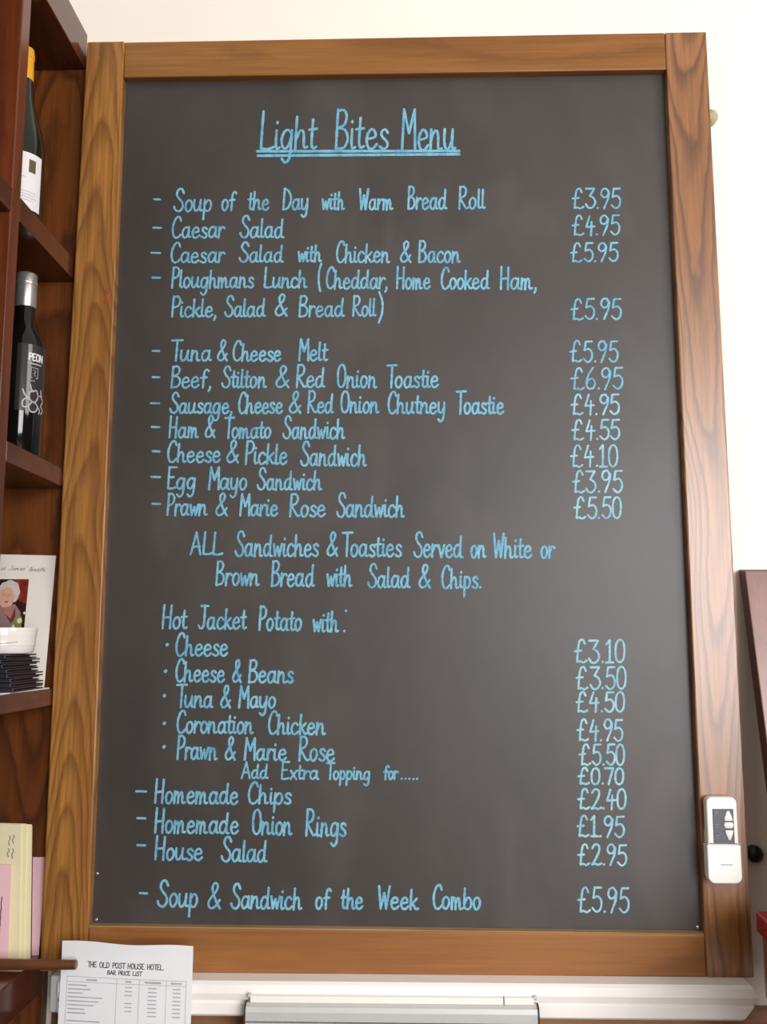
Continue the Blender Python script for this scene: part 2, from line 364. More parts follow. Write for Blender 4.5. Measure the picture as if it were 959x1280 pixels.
def smooth_path(pts, step):
    out = []; seg = [pts[0]]
    segs = []
    for a, b in zip(pts, pts[1:]):
        if (a[0]-b[0])**2+(a[1]-b[1])**2 < 1e-14: segs.append(seg); seg = [b]
        else: seg.append(b)
    segs.append(seg)
    for s in segs:
        if len(s) < 2: continue
        if len(s) == 2: pl = [s[0], s[1]]
        else:
            e = [(2*s[0][0]-s[1][0], 2*s[0][1]-s[1][1])]+s+[(2*s[-1][0]-s[-2][0], 2*s[-1][1]-s[-2][1])]
            if math.dist(s[0], s[-1]) < 1e-9: e[0] = s[-2]; e[-1] = s[1]
            pl = []
            for i in range(1, len(e)-2):
                p0, p1, p2, p3 = e[i-1], e[i], e[i+1], e[i+2]
                n = max(2, min(9, int(math.dist(p1, p2)/step)))
                for k in range(n):
                    t = k/n
                    pl.append(tuple(.5*((2*p1[j])+(-p0[j]+p2[j])*t+(2*p0[j]-5*p1[j]+4*p2[j]-p3[j])*t*t+(-p0[j]+3*p1[j]-3*p2[j]+p3[j])*t**3) for j in (0, 1)))
            pl.append(s[-1])
        out.append(pl)
    return out
_lift = [0]
def ribbon(bm, pl, w, place):
    """one chalk or ink stroke as a thin strip with round ends; place(u, v, lift) puts it on its surface"""
    _lift[0] = (_lift[0]+1) % 12
    lift = .00004+_lift[0]*.000012
    n = len(pl); L = []; R = []
    for i, p in enumerate(pl):
        a = pl[max(0, i-1)]; b = pl[min(n-1, i+1)]
        dx, dy = b[0]-a[0], b[1]-a[1]; d = math.hypot(dx, dy) or 1
        ww = w*(.5+.06*math.sin(i*1.7+p[0]*900))
        L.append((p[0]-dy/d*ww, p[1]+dx/d*ww)); R.append((p[0]+dy/d*ww, p[1]-dx/d*ww))
    def cap(p, q, h):
        dx, dy = p[0]-q[0], p[1]-q[1]; d = math.hypot(dx, dy) or 1
        a0 = math.atan2(dy, dx)
        return [(p[0]+h*math.cos(a0+t), p[1]+h*math.sin(a0+t)) for t in (-1.05, -.5, 0, .5, 1.05)]
    V = lambda c, i: bm.verts.new(place(c[0], c[1], lift+i*.000005))
    l = [V(c, i) for i, c in enumerate(L)]; r = [V(c, i) for i, c in enumerate(R)]
    for i in range(n-1): bm.faces.new((r[i], r[i+1], l[i+1], l[i]))
    if n > 1:
        e = [V(c, n-1) for c in cap(pl[-1], pl[-2], w*.5)]; bm.faces.new([r[-1]]+e+[l[-1]])
        s = [V(c, 0) for c in cap(pl[0], pl[1], w*.5)]; bm.faces.new([l[0]]+s+[r[0]])
def write(bm, text, x0, x1, zb, h, w, place, slant=.05, jitter=.02, tilt=0):
    """fit `text` between x0 and x1 on baseline zb with capital height h"""
    strokes = []; x = 0; lo = 1e9; hi = -1e9
    for ch in text:
        adv, gl = G[ch]
        for st in gl:
            j = lambda: random.uniform(-jitter, jitter)
            jx, jy = j(), j()
            s = [(x+px+py*slant+jx, py+jy) for px, py in st]
            strokes.append(s)
            lo = min(lo, min(p[0] for p in s)); hi = max(hi, max(p[0] for p in s))
        x += adv
    sx = (x1-x0-w)/max(hi-lo, .12); sz = h/2
    if text in ('*', ':', '.'): sx = min(sx, sz)
    for s in strokes:
        pts = [(x0+w/2+(p[0]-lo)*sx, zb+p[1]*sz+tilt*(p[0]-lo)*sx) for p in s]
        for pl in smooth_path(pts, h*.08): ribbon(bm, pl, w*(1.5 if text == '*' else 1), place)

# ---------------------------------------------------------------- the writing on the board: (word, left, right, baseline, capital height)
MENU = [
 [('Light',0.2025,0.2887,1.0912,0.0600), ('Bites',0.3133,0.3934,1.0897,0.0625), ('Menu',0.4103,0.4920,1.0865,0.0648)],
 [('-',0.0472,0.0590,0.9971,0.0341), ('Soup',0.0771,0.1343,0.9959,0.0347), ('of',0.1476,0.1712,0.9965,0.0334), ('the',0.1859,0.2187,0.9966,0.0328), ('Day',0.2371,0.2757,0.9965,0.0328), ('with',0.2947,0.3289,0.9959,0.0321), ('Warm',0.3493,0.3996,0.9951,0.0321), ('Bread',0.4194,0.4783,0.9951,0.0349), ('Roll',0.4937,0.5339,0.9951,0.0341)],
 [('-',0.0475,0.0616,0.9534,0.0351), ('Caesar',0.0762,0.1552,0.9552,0.0326), ('Salad',0.1751,0.2412,0.9541,0.0331)],
 [('-',0.0459,0.0617,0.9156,0.0330), ('Caesar',0.0756,0.1561,0.9173,0.0305), ('Salad',0.1747,0.2409,0.9170,0.0298), ('with',0.2607,0.2963,0.9165,0.0295), ('Chicken',0.3163,0.3949,0.9148,0.0324), ('&',0.4083,0.4256,0.9148,0.0318), ('Bacon',0.4348,0.4967,0.9137,0.0327)],
 [('-',0.0487,0.0629,0.8780,0.0327), ('Ploughmans',0.0777,0.1987,0.8790,0.0311), ('Lunch',0.2119,0.2758,0.8780,0.0302), ('(',0.2901,0.2966,0.8733,0.0386), ('Cheddar,',0.3019,0.3910,0.8756,0.0323), ('Home',0.4029,0.4531,0.8746,0.0322), ('Cooked',0.4672,0.5381,0.8739,0.0322), ('Ham,',0.5516,0.6044,0.8723,0.0330)],
 [('Pickle,',0.0791,0.1448,0.8354,0.0306), ('Salad',0.1556,0.2164,0.8352,0.0307), ('&',0.2283,0.2475,0.8355,0.0323), ('Bread',0.2628,0.3300,0.8342,0.0312), ('Roll',0.3401,0.3753,0.8344,0.0299), (')',0.3765,0.3849,0.8259,0.0429)],
 [('-',0.0526,0.0652,0.7693,0.0308), ('Tuna',0.0802,0.1399,0.7701,0.0308), ('&',0.1468,0.1629,0.7698,0.0308), ('Cheese',0.1693,0.2396,0.7694,0.0295), ('Melt',0.2633,0.3067,0.7691,0.0315)],
 [('-',0.0539,0.0665,0.7305,0.0306), ('Beef,',0.0814,0.1398,0.7306,0.0312), ('Stilton',0.1538,0.2197,0.7303,0.0310), ('&',0.2311,0.2516,0.7304,0.0316), ('Red',0.2603,0.3028,0.7301,0.0328), ('Onion',0.3187,0.3765,0.7290,0.0334), ('Toastie',0.3890,0.4637,0.7289,0.0323)],
 [('-',0.0528,0.0677,0.6931,0.0303), ('Sausage,',0.0806,0.1710,0.6935,0.0295), ('Cheese',0.1789,0.2430,0.6928,0.0308), ('&',0.2506,0.2691,0.6931,0.0314), ('Red',0.2770,0.3155,0.6928,0.0314), ('Onion',0.3240,0.3795,0.6925,0.0313), ('Chutney',0.3908,0.4724,0.6914,0.0319), ('Toastie',0.4870,0.5551,0.6903,0.0317)],
 [('-',0.0552,0.0688,0.6584,0.0301), ('Ham',0.0808,0.1245,0.6581,0.0301), ('&',0.1320,0.1479,0.6579,0.0318), ('Tomato',0.1597,0.2266,0.6571,0.0295), ('Sandwich',0.2421,0.3316,0.6560,0.0323)],
 [('-',0.0575,0.0705,0.6238,0.0299), ('Cheese',0.0799,0.1564,0.6229,0.0306), ('&',0.1635,0.1820,0.6222,0.0321), ('Pickle',0.1900,0.2505,0.6197,0.0332), ('Sandwich',0.2677,0.3621,0.6169,0.0343)],
 [('-',0.0570,0.0723,0.5873,0.0285), ('Egg',0.0811,0.1215,0.5849,0.0308), ('Mayo',0.1389,0.1940,0.5838,0.0315), ('Sandwich',0.2071,0.2995,0.5831,0.0307)],
 [('-',0.0600,0.0735,0.5488,0.0294), ('Prawn',0.0814,0.1398,0.5475,0.0305), ('&',0.1499,0.1679,0.5468,0.0316), ('Marie',0.1836,0.2384,0.5468,0.0301), ('Rose',0.2534,0.3050,0.5452,0.0314), ('Sandwich',0.3188,0.4149,0.5444,0.0338)],
 [('ALL',0.1156,0.1629,0.4925,0.0308), ('Sandwiches',0.1781,0.2959,0.4900,0.0346), ('&',0.3059,0.3225,0.4903,0.0330), ('Toasties',0.3269,0.4110,0.4894,0.0331), ('Served',0.4258,0.4954,0.4879,0.0346), ('on',0.5046,0.5273,0.4872,0.0333), ('White',0.5363,0.5899,0.4871,0.0332), ('or',0.6008,0.6221,0.4864,0.0326)],
 [('Brown',0.1523,0.2144,0.4497,0.0327), ('Bread',0.2295,0.2908,0.4483,0.0346), ('with',0.3062,0.3426,0.4479,0.0331), ('Salad',0.3624,0.4226,0.4463,0.0323), ('&',0.4328,0.4504,0.4458,0.0321), ('Chips.',0.4643,0.5194,0.4454,0.0313)],
 [('Hot',0.0797,0.1159,0.3904,0.0314), ('Jacket',0.1295,0.1979,0.3900,0.0317), ('Potato',0.2133,0.2733,0.3881,0.0324), ('with',0.2876,0.3243,0.3859,0.0324), (':',0.3297,0.3352,0.3861,0.0321)],
 [('*',0.0865,0.0909,0.3520,0.0326), ('Cheese',0.0997,0.1728,0.3535,0.0310)],
 [('*',0.0854,0.0898,0.3164,0.0323), ('Cheese',0.1007,0.1693,0.3186,0.0306), ('&',0.1785,0.1922,0.3183,0.0299), ('Beans',0.2004,0.2633,0.3173,0.0304)],
 [('*',0.0848,0.0892,0.2832,0.0321), ('Tuna',0.1023,0.1542,0.2844,0.0299), ('&',0.1629,0.1782,0.2842,0.0296), ('Mayo',0.1875,0.2391,0.2840,0.0288)],
 [('*',0.0860,0.0904,0.2466,0.0319), ('Coronation',0.1044,0.2099,0.2504,0.0297), ('Chicken',0.2288,0.3075,0.2490,0.0303)],
 [('*',0.0865,0.0908,0.2155,0.0316), ('Prawn',0.1055,0.1619,0.2156,0.0306), ('&',0.1706,0.1862,0.2152,0.0300), ('Marie',0.1966,0.2553,0.2148,0.0288), ('Rose',0.2704,0.3200,0.2139,0.0315)],
 [('Add',0.1932,0.2309,0.1910,0.0211), ('Extra',0.2474,0.2993,0.1901,0.0222), ('Topping',0.3079,0.3673,0.1901,0.0211), ('for',0.3844,0.4058,0.1902,0.0208), ('.....',0.4080,0.4315,0.1903,0.0208)],
 [('-',0.0511,0.0674,0.1579,0.0302), ('Homemade',0.0772,0.1911,0.1582,0.0302), ('Chips',0.2032,0.2625,0.1580,0.0278)],
 [('-',0.0539,0.0676,0.1237,0.0290), ('Homemade',0.0785,0.1925,0.1199,0.0310), ('Onion',0.2094,0.2641,0.1183,0.0319), ('Rings',0.2808,0.3363,0.1166,0.0339)],
 [('-',0.0552,0.0688,0.0888,0.0287), ('House',0.0799,0.1452,0.0853,0.0294), ('Salad',0.1685,0.2314,0.0834,0.0311)],
 [('-',0.0606,0.0734,0.0268,0.0304), ('Soup',0.0848,0.1400,0.0256,0.0329), ('&',0.1521,0.1706,0.0241,0.0326), ('Sandwich',0.1826,0.2784,0.0241,0.0310), ('of',0.2947,0.3170,0.0243,0.0292), ('the',0.3284,0.3587,0.0245,0.0292), ('Week',0.3777,0.4323,0.0249,0.0287), ('Combo',0.4495,0.5129,0.0254,0.0301)],
]
PRICES = [
 ('£3.95',0.6578,0.7291,0.9925,0.0326),
 ('£4.95',0.6567,0.7266,0.9515,0.0321),
 ('£5.95',0.6530,0.7229,0.9118,0.0301),
 ('£5.95',0.6515,0.7245,0.8256,0.0328),
 ('£5.95',0.6482,0.7179,0.7634,0.0328),
 ('£6.95',0.6488,0.7232,0.7235,0.0333),
 ('£4.95',0.6478,0.7171,0.6872,0.0309),
 ('£4.55',0.6480,0.7163,0.6511,0.0304),
 ('£4.10',0.6452,0.7122,0.6129,0.0329),
 ('£3.95',0.6471,0.7176,0.5769,0.0327),
 ('£5.50',0.6476,0.7147,0.5405,0.0319),
 ('£3.10',0.6433,0.7128,0.3436,0.0327),
 ('£3.50',0.6445,0.7131,0.3085,0.0319),
 ('£4.50',0.6436,0.7099,0.2782,0.0281),
 ('£4.95',0.6436,0.7064,0.2405,0.0299),
 ('£5.50',0.6454,0.7075,0.2091,0.0288),
 ('£0.70',0.6431,0.7055,0.1842,0.0225),
 ('£2.40',0.6422,0.7076,0.1520,0.0274),
 ('£1.95',0.6402,0.7042,0.1167,0.0284),
 ('£2.95',0.6402,0.7059,0.0808,0.0280),
 ('£5.95',0.6389,0.7071,0.0217,0.0330),
]
UNDER = [(0.1991, 1.0877), (0.4958, 1.0842), (0.2002, 1.0808), (0.4958, 1.0791)]

WALL = .036        # wall surface; the board's frame stands proud of it, its front face at y = 0
BOARD = .014       # chalked surface, set back inside the frame
FLOOR = -.33

# ================================================================ the setting
structure('wall_back', box(-1.2, 2.6, WALL, WALL+.08, FLOOR, 1.75), 'wall_paint')
structure('wall_left', box(-.47, -.39, -1.7, WALL, FLOOR, 1.75), 'wall_paint')
structure('floor', box(-1.2, 2.6, -3.4, WALL+.08, FLOOR-.05, FLOOR), 'floor')
structure('trim_1', box(-.053, 2.6, WALL-.012, WALL, FLOOR, -.098, .003), 'dado_wood')   # wooden dado below the rail

# ================================================================ chalkboard
bt = thing('chalkboard', (.4, WALL, -.0525), 'tall oak-framed chalkboard with a light bites menu written in blue chalk', 'chalkboard')
panel = obj('board_panel', box(-.012, .81, BOARD, BOARD+.012, -.012, 1.212), 'board', bt)
FB = WALL-.0005
stile = obj('frame_stile', prism([(-.0565, 1.2578), (0, 1.2578), (0, -.0525), (-.0625, -.0525), (-.0625, .6)], 0, FB, .0022), 'oak_left', bt)
obj('frame_stile', prism([(.7985, 1.2585), (.859, 1.2585), (.859, -.0525), (.7985, -.0525)], 0, FB, .0022), 'oak_right', bt)
obj('frame_rail', prism([(0, 1.2), (.7985, 1.2), (.7985, 1.2585), (0, 1.2565)], .0008, FB, .0018), 'oak_top', bt)
obj('frame_rail', prism([(0, -.0525), (.7985, -.0525), (.7985, -.001), (0, .003)], .0008, FB, .0018), 'oak_bottom', bt)
obj('ledge_strip', prism([(0, .0028), (.7985, -.0012), (.7985, .0004), (0, .0045)], .0022, BOARD-.0002), 'dusty_oak', bt)
bm = bmesh.new()
for pts in ([(-.0135, .870), (-.0125, .862), (-.0138, .853)], [(-.011, .874), (-.0105, .866)], [(-.0115, .86), (-.0118, .851)]):
    for q_ in smooth_path(pts, .001): ribbon(bm, q_, .0026, lambda u, v, l: (u, -l*2, v))
obj('red_smudge', bm, 'red_mark', stile)
for x, z in ((.0052, .0085), (.0042, .067), (.7935, .0045)):
    obj('screw', knob_y(x, z, BOARD, [(.0022, 0), (.002, .0008), (.0012, .0012)], 14), 'screw', panel, True)
on_board = lambda u, v, l: (u, BOARD-l*2, v)

for i, row in enumerate(MENU):
    bm = bmesh.new()
    w = .0038 if i == 0 else .0031
    for text, x0, x1, zb, h in row:
        write(bm, text, x0, x1, zb, h, w if h > .025 else .0027, on_board, .03, .025, -.008)
    if i == 0:
        for (xa, za), (xb, zb) in ((UNDER[0], UNDER[1]), (UNDER[2], UNDER[3])):
            ribbon(bm, [(xa+(xb-xa)*t/20, za+(zb-za)*t/20) for t in range(21)], .0042, on_board)
    o = obj('chalk_lettering', bm, 'chalk', panel)
    o['label'] = 'blue chalk lettering'
for i, (text, x0, x1, zb, h) in enumerate(PRICES):
    bm = bmesh.new()
    write(bm, text, x0, x1, zb+h*.02, h*.95, .0028, on_board, .03, .03)
    o = obj('chalk_price', bm, 'chalk_pale' if i > 5 else 'chalk', panel)
    o['label'] = 'pale blue chalk price'

# ================================================================ remote and its holder
rh = thing('remote_holder', (.8215, 0, .07), 'white plastic cradle fixed to the right side of the oak frame, holding a remote', 'holder')
obj('back_plate', box(.803, .8405, -.003, -.0003, .068, .13, .001), 'white_plastic', rh)
def rr(x0, x1, z0, z1, rt, rb, n=6):
    pts = []
    for cx, cz, r, a0 in ((x1-rt, z1-rt, rt, 0), (x0+rt, z1-rt, rt, 90), (x0+rb, z0+rb, rb, 180), (x1-rb, z0+rb, rb, 270)):
        for k in range(n+1):
            a = math.radians(a0+90*k/n); pts.append((cx+r*math.cos(a), cz+r*math.sin(a)))
    return pts
obj('sleeve', prism(rr(.8003, .8432, .0672, .1145, .002, .0085), -.0205, -.003, .0018, 3), 'white_plastic', rh, True)
obj('logo_bar', box(.8165, .8315, -.0209, -.0204, .0897, .0912), 'print_faint', rh)
rc = thing('remote_control', (.8215, -.004, .075), 'white remote with charcoal keypad and three pale buttons, in the cradle on the frame', 'remote control')
obj('body', prism(rr(.8024, .8412, .1146, .1735, .007, .001), -.0185, -.0035, .002, 3), 'white_plastic', rc, True)
obj('keypad', box(.8095, .8362, -.0194, -.0183, .1158, .1593, .0006), 'keypad', rc)
obj('up_button', prism([(.8236, .1445), (.8345, .1445), (.8338, .149), (.8305, .1568), (.8275, .1568), (.8242, .149)], -.0208, -.0192, .0006), 'button', rc, True)
obj('stop_button', prism([(.8226, .1392), (.8243, .1428), (.8337, .1428), (.8354, .1392), (.8337, .1354), (.8243, .1354)], -.0208, -.0192, .0006), 'button', rc, True)
obj('down_button', prism([(.8242, .1328), (.8346, .1328), (.8338, .128), (.8304, .1206), (.8282, .1206), (.825, .128)], -.0208, -.0192, .0006), 'button', rc, True)
bm = bmesh.new()
for z in (.1555, .1395, .126): ribbon(bm, [(.8125, z), (.817, z)], .0009, lambda u, v, l: (u, -.0194-l, v)); ribbon(bm, [(.813, z-.003), (.8165, z-.003)], .0007, lambda u, v, l: (u, -.0194-l, v))
obj('key_marks', bm, 'mark_grey', rc)

# ================================================================ white rail, grey case, wall knobs
rail_pts = [(-.030, -.0525), (-.030, -.0935)]
bm = bmesh.new()
prof = [(WALL-.0003, -.0525), (-.026, -.0525), (-.0305, -.0555), (-.0315, -.066), (-.0295, -.0738), (-.0262, -.0752), (-.0262, -.0765), (-.029, -.0785), (-.029, -.0915), (-.026, -.0945), (WALL-.0003, -.0945)]
def rail_end(z):     # mitred right-hand end, pointed at the nose of the moulding
    return .8545-.62*max(0, z+.0685) if z > -.0685 else .8545-.85*(-.0685-z)
a = [bm.verts.new((-.026, y, z)) for y, z in prof]; b = [bm.verts.new((rail_end(z), y, z)) for y, z in prof]
n = len(prof)
for i in range(n): bm.faces.new((a[i], a[(i+1) % n], b[(i+1) % n], b[i]))
bm.faces.new(a[::-1]); bm.faces.new(b); bmesh.ops.recalc_face_normals(bm, faces=bm.faces[:])
rl = obj('moulded_rail', bm, 'white_rail', None, False, (.4, WALL, -.0945))
tag(rl, 'white moulded wooden rail running beneath the chalkboard frame, mitred at its right end', 'rail')
bm = box(-.0385, -.0265, -.024, WALL-.0003, -.0935, -.0495, .002)
eb = obj('rail_end_block', bm, 'grey_metal', None, False, (-.032, WALL, -.0935))
tag(eb, 'small pale grey end block left of the white rail, partly behind the price list', 'block')

cs = thing('metal_case', (.397, -.04, -.17), 'long pale grey metal case with dark end strips below the white rail', 'case')
cf = [(-.0320, -.074), (-.039, -.0735), (-.0455, -.0765), (-.0475, -.082), (-.0475, -.168), (-.0320, -.168)]
def extr_x(prof, x0, x1):
    bm = bmesh.new(); a = [bm.verts.new((x0, y, z)) for y, z in prof]; b = [bm.verts.new((x1, y, z)) for y, z in prof]; n = len(prof)
    for i in range(n): bm.faces.new((a[i], a[(i+1) % n], b[(i+1) % n], b[i]))
    bm.faces.new(a[::-1]); bm.faces.new(b); bmesh.ops.recalc_face_normals(bm, faces=bm.faces[:])
    return bm
obj('front_panel', merge(extr_x(cf[:4]+[(-.0475, -.0925), (-.033, -.0925)], .2155, .5765), extr_x([(-.033, -.0942), (-.0475, -.0942), (-.0475, -.168), (-.033, -.168)], .2155, .5765)), 'grey_metal', cs)
obj('back_panel', box(.2155, .5765, -.0345, -.032, -.168, -.078), 'dark_rubber', cs)
obj('top_lip', merge(box(.2195, .535, -.0405, -.0322, -.0735, -.0655, .0012), box(.5362, .573, -.0405, -.0322, -.0735, -.0652, .0012)), 'white_plastic', cs)
grow = [(y-.0008 if y < -.033 else y, z+(.0008 if z > -.1 else -.0004)) for y, z in cf]
obj('end_strip', extr_x(grow, .2135, .2155), 'dark_rubber', cs); obj('end_strip', extr_x(grow, .5765, .5785), 'dark_rubber', cs)
for x in (.2185, .5745):
    obj('end_clip', rod_x(x-.002, x+.002, -.0375, -.0655, .0028, .0028, 14, .0005), 'grey_metal', cs, True)

pk = obj('wall_peg', knob_y(.8665, 1.1385, WALL, [(.0105, 0), (.0115, .006), (.011, .014), (.008, .018), (.003, .0195)]), 'peg', None, True, (.8665, WALL, 1.1385))
tag(pk, 'stone-coloured round knob on the wall at the upper right of the chalkboard frame', 'peg')
bk = obj('wall_hook', knob_y(.8775, .0935, WALL, [(.0105, 0), (.011, .004), (.0105, .01), (.0075, .013), (.003, .014)]), 'black_metal', None, True, (.8775, WALL, .0935))
tag(bk, 'small round black fitting on the wall, low between the frame and the chair back', 'wall fitting')

# ================================================================ shelf unit
XS = -.063
su = thing('wall_shelf_unit', (-.22, -.2, FLOOR), 'dark stained wooden shelf unit left of the chalkboard holding wine bottles and papers', 'shelf unit')
obj('end_panel', box(-.36, XS+.0002, .0185, WALL-.0005, FLOOR, 1.2245, .001), 'end_wood', su)
obj('end_panel', box(-.36, XS-.0005, -.4475, -.425, FLOOR, 1.2245, .001), 'divider_wood', su)
obj('back_panel', box(-.37, -.36, -.4475, WALL-.0005, FLOOR, 1.2245), 'shelf_wood', su)
obj('divider', box(-.36, XS, -.208, -.183, FLOOR, 1.2245, .0015), 'divider_wood', su)
obj('top_board', box(-.37, XS, -.4475, .020, 1.2245, 1.282, .0015), 'shelf_board', su)
for z0, z1 in ((.891, .9215), (.5868, .6122), (.287, .310), (-.083, -.0345)):
    bm = box(-.36, XS, -.1829, .0184, z0, z1, .0012)
    merge(bm, box(-.36, XS, -.4249, -.2081, z0, z1, .0012))
    obj('shelf', bm, 'shelf_board', su)

def cyl(cx, cy, r):
    """place flat artwork (u along the circumference, v up) on a bottle, u = 0 facing the camera side"""
    def f(u, v, l):
        a = math.radians(-57)+u/r
        return (cx+(r+.0002+l)*math.cos(a), cy+(r+.0002+l)*math.sin(a), v)
    return f
def patch(place, u0, u1, v0, v1, n=18, lift=0):
    bm = bmesh.new()
    a = [bm.verts.new(place(u0+(u1-u0)*i/n, v0, lift)) for i in range(n+1)]; b = [bm.verts.new(place(u0+(u1-u0)*i/n, v1, lift)) for i in range(n+1)]
    for i in range(n): bm.faces.new((a[i], a[i+1], b[i+1], b[i]))
    return bm

# bottle with the silver capsule
cx, cy, z0, r = -.0957, -.075, .6122, .0295
b1 = thing('wine_bottle', (cx, cy, z0), 'dark wine bottle with silver capsule and charcoal label on the middle shelf', 'bottle', 'wine bottles on the shelves')
obj('glass', lathe([(.02, z0+.0003), (r-.002, z0+.0006), (r, z0+.004), (r, z0+.143), (r-.001, z0+.153), (r-.0045, z0+.164), (r-.0105, z0+.174), (.0145, z0+.182), (.0132, z0+.19), (.0128, z0+.207)], cx, cy, 56), 'bottle_glass', b1, True)
obj('capsule', lathe([(.0138, z0+.205), (.0142, z0+.206), (.0139, z0+.236), (.0147, z0+.2365), (.0149, z0+.2395), (.0139, z0+.2405), (.0139, z0+.25), (.0128, z0+.2525), (.006, z0+.253)], cx, cy, 48), 'capsule_silver', b1, True)
pl = cyl(cx, cy, r)
lb = obj('label', patch(pl, -.012, .05, z0+.058, z0+.148, 26), 'label_dark', b1, True)
pl2 = lambda u, v, l: pl(u, v, l+.00025)
bm = bmesh.new()
write(bm, 'PEON', .002, .0235, z0+.1265, .0092, .0017, pl2, 0, .0)
obj('label_lettering', bm, 'label_print', lb)
bm = bmesh.new()
for k in range(8): ribbon(bm, [(.002+k*.0024, z0+.122), (.0036+k*.0024, z0+.1222)], .0018, pl2)
for a_, b_ in (((.006, .117), (.016, .117)), ((.016, .117), (.016, .1035)), ((.016, .1035), (.006, .1035)), ((.006, .1035), (.006, .117))):
    ribbon(bm, [(a_[0], z0+a_[1]), (b_[0], z0+b_[1])], .0008, pl2)
for pts in ([(.009, .114), (.013, .112), (.010, .109), (.013, .106)], [(.004, .100), (.008, .099), (.012, .0995)]):
    for q_ in smooth_path([(u, z0+v) for u, v in pts], .001): ribbon(bm, q_, .0007, pl2)
obj('label_lettering', bm, 'label_lilac', lb)
bm = bmesh.new()
for pts in ([(.006, .093), (.009, .085), (.015, .087), (.018, .079), (.013, .071), (.006, .074), (.005, .081), (.009, .0865)],
            [(.006, .074), (.000, .079), (-.003, .086)], [(.013, .071), (.018, .066), (.015, .059), (.008, .058), (.005, .064), (.009, .0705)],
            [(.005, .064), (-.001, .063), (-.003, .069), (.001, .0745), (.006, .074)], [(.018, .066), (.022, .062), (.021, .057)],
            [(.023, .089), (.024, .08), (.028, .075), (.024, .068), (.029, .063), (.025, .058)], [(.021, .081), (.0255, .0815)]):
    for q_ in smooth_path([(u, z0+v) for u, v in pts], .001): ribbon(bm, q_, .0019, pl2)
obj('label_ornament', bm, 'label_lilac', lb)

# bottle with the yellow capsule
def white_label_bottle(cx, cy, label, detail):
    z0, r = .9215, .0335
    b = thing('wine_bottle', (cx, cy, z0), label, 'bottle', 'wine bottles on the shelves')
    obj('glass', lathe([(.02, z0+.0003), (r-.002, z0+.0006), (r, z0+.004), (r, z0+.112), (r-.0012, z0+.126), (r-.0045, z0+.142), (r-.0105, z0+.164), (.017, z0+.186), (.0145, z0+.204), (.0132, z0+.222)], cx, cy, 56), 'bottle_green', b, True)
    obj('capsule', lathe([(.0130, z0+.217), (.0134, z0+.218), (.0130, z0+.252), (.0136, z0+.2525), (.0136, z0+.258), (.0125, z0+.266), (.006, z0+.2665)], cx, cy, 48), 'capsule_yellow', b, True)
    p = cyl(cx, cy, r)
    lb = obj('label', patch(p, -.035, .029, z0+.022, z0+.101, 26), 'label_white', b, True)
    if detail:
        p2 = lambda u, v, l: p(u, v, l+.00025)
        obj('label_patch', patch(p2, .008, .018, z0+.074, z0+.092, 6), 'label_patch', lb)
        bm = bmesh.new()
        for u0, u1, v in ((-.02, .004, .066), (-.01, .020, .046), (-.01, .018, .042), (-.01, .021, .038), (-.01, .016, .034)):
            ribbon(bm, [(u0+(u1-u0)*t/8, z0+v) for t in range(9)], .0007, p2)
        obj('label_print', bm, 'print_faint', lb)
    return b
white_label_bottle(-.1115, -.085, 'dark wine bottle with yellow capsule and white label on the upper shelf', True)
white_label_bottle(-.199, -.335, 'bottle on the left edge of the photo, only its white label showing', False)

# ================================================================ lower shelf: card, paper, wallets, ramekin
SH = .310
def lean(y0, y1, z0, z1):
    """depth of a sheet that leans back from y0 at z0 to y1 at z1"""
    return lambda z: y0+(y1-y0)*(z-z0)/(z1-z0)
ln = lean(.001, .0165, SH, .4935)
def sheet(outline, f, th):
    bm = bmesh.new()
    a = [bm.verts.new((x, f(z), z)) for x, z in outline]; b = [bm.verts.new((x, f(z)+th, z)) for x, z in outline]
    bm.faces.new(a); bm.faces.new(b[::-1]); n = len(a)
    for i in range(n): bm.faces.new((a[i], b[i], b[(i+1) % n], a[(i+1) % n]))
    bmesh.ops.recalc_face_normals(bm, faces=bm.faces[:])
    return bm
card = thing('tribute_card', (-.13, .002, SH), 'white card with a snapshot of a white-haired woman, leaning behind the bowl', 'card')
obj('sheet', sheet([(-.196, SH+.0005), (-.0745, SH+.0005), (-.0725, .4915), (-.194, .4945)], ln, .0012), 'paper_warm', card)
lnp = lambda u, v, l: (u, ln(v)-.0002-l, v)
bm = bmesh.new(); mats = ['photo_red', 'photo_black', 'photo_hair', 'photo_skin', 'photo_mauve', 'photo_maroon', 'photo_green', 'photo_pale', 'photo_skin_dark']
_pl = [0]
def flat(pts, mi):
    _pl[0] += .00006
    f = bm.faces.new([bm.verts.new(lnp(x, z, _pl[0])) for x, z in pts]); f.material_index = mi
    f.normal_update()
    if f.normal.y > 0: f.normal_flip()
def blob(cx, cz, rx, rz, mi, n=22, amp=.06):
    flat([(cx+rx*math.cos(2*math.pi*k/n)*(1+amp*math.sin(5*k)), cz+rz*math.sin(2*math.pi*k/n)*(1+amp*math.cos(4*k))) for k in range(n)], mi)
PX, PZ = -.1075, .4585       # upper right corner of the snapshot
flat([(-.174, .386), (PX-.001, .386), (PX, PZ), (-.174, PZ)], 0)
flat([(-.174, .386), (PX-.001, .386), (PX-.001, .424), (-.121, .43), (-.13, .4585), (-.174, .4585)], 1)
flat([(-.118, .431), (PX-.0015, .4285), (PX-.0005, .4575), (-.125, .4575)], 0)
blob(-.1335, .4405, .0155, .0165, 2)
flat([(-.172, .386), (-.164, .412), (-.146, .421), (-.124, .424), (-.1155, .413), (-.111, .386)], 4)
blob(-.1365, .4325, .0108, .0148, 3, amp=.02)
flat([(-.142, .419), (-.128, .421), (-.125, .409), (-.131, .402)], 8)
flat([(-.136, .409), (-.128, .404), (-.1235, .419), (-.1215, .405), (-.127, .397)], 5)
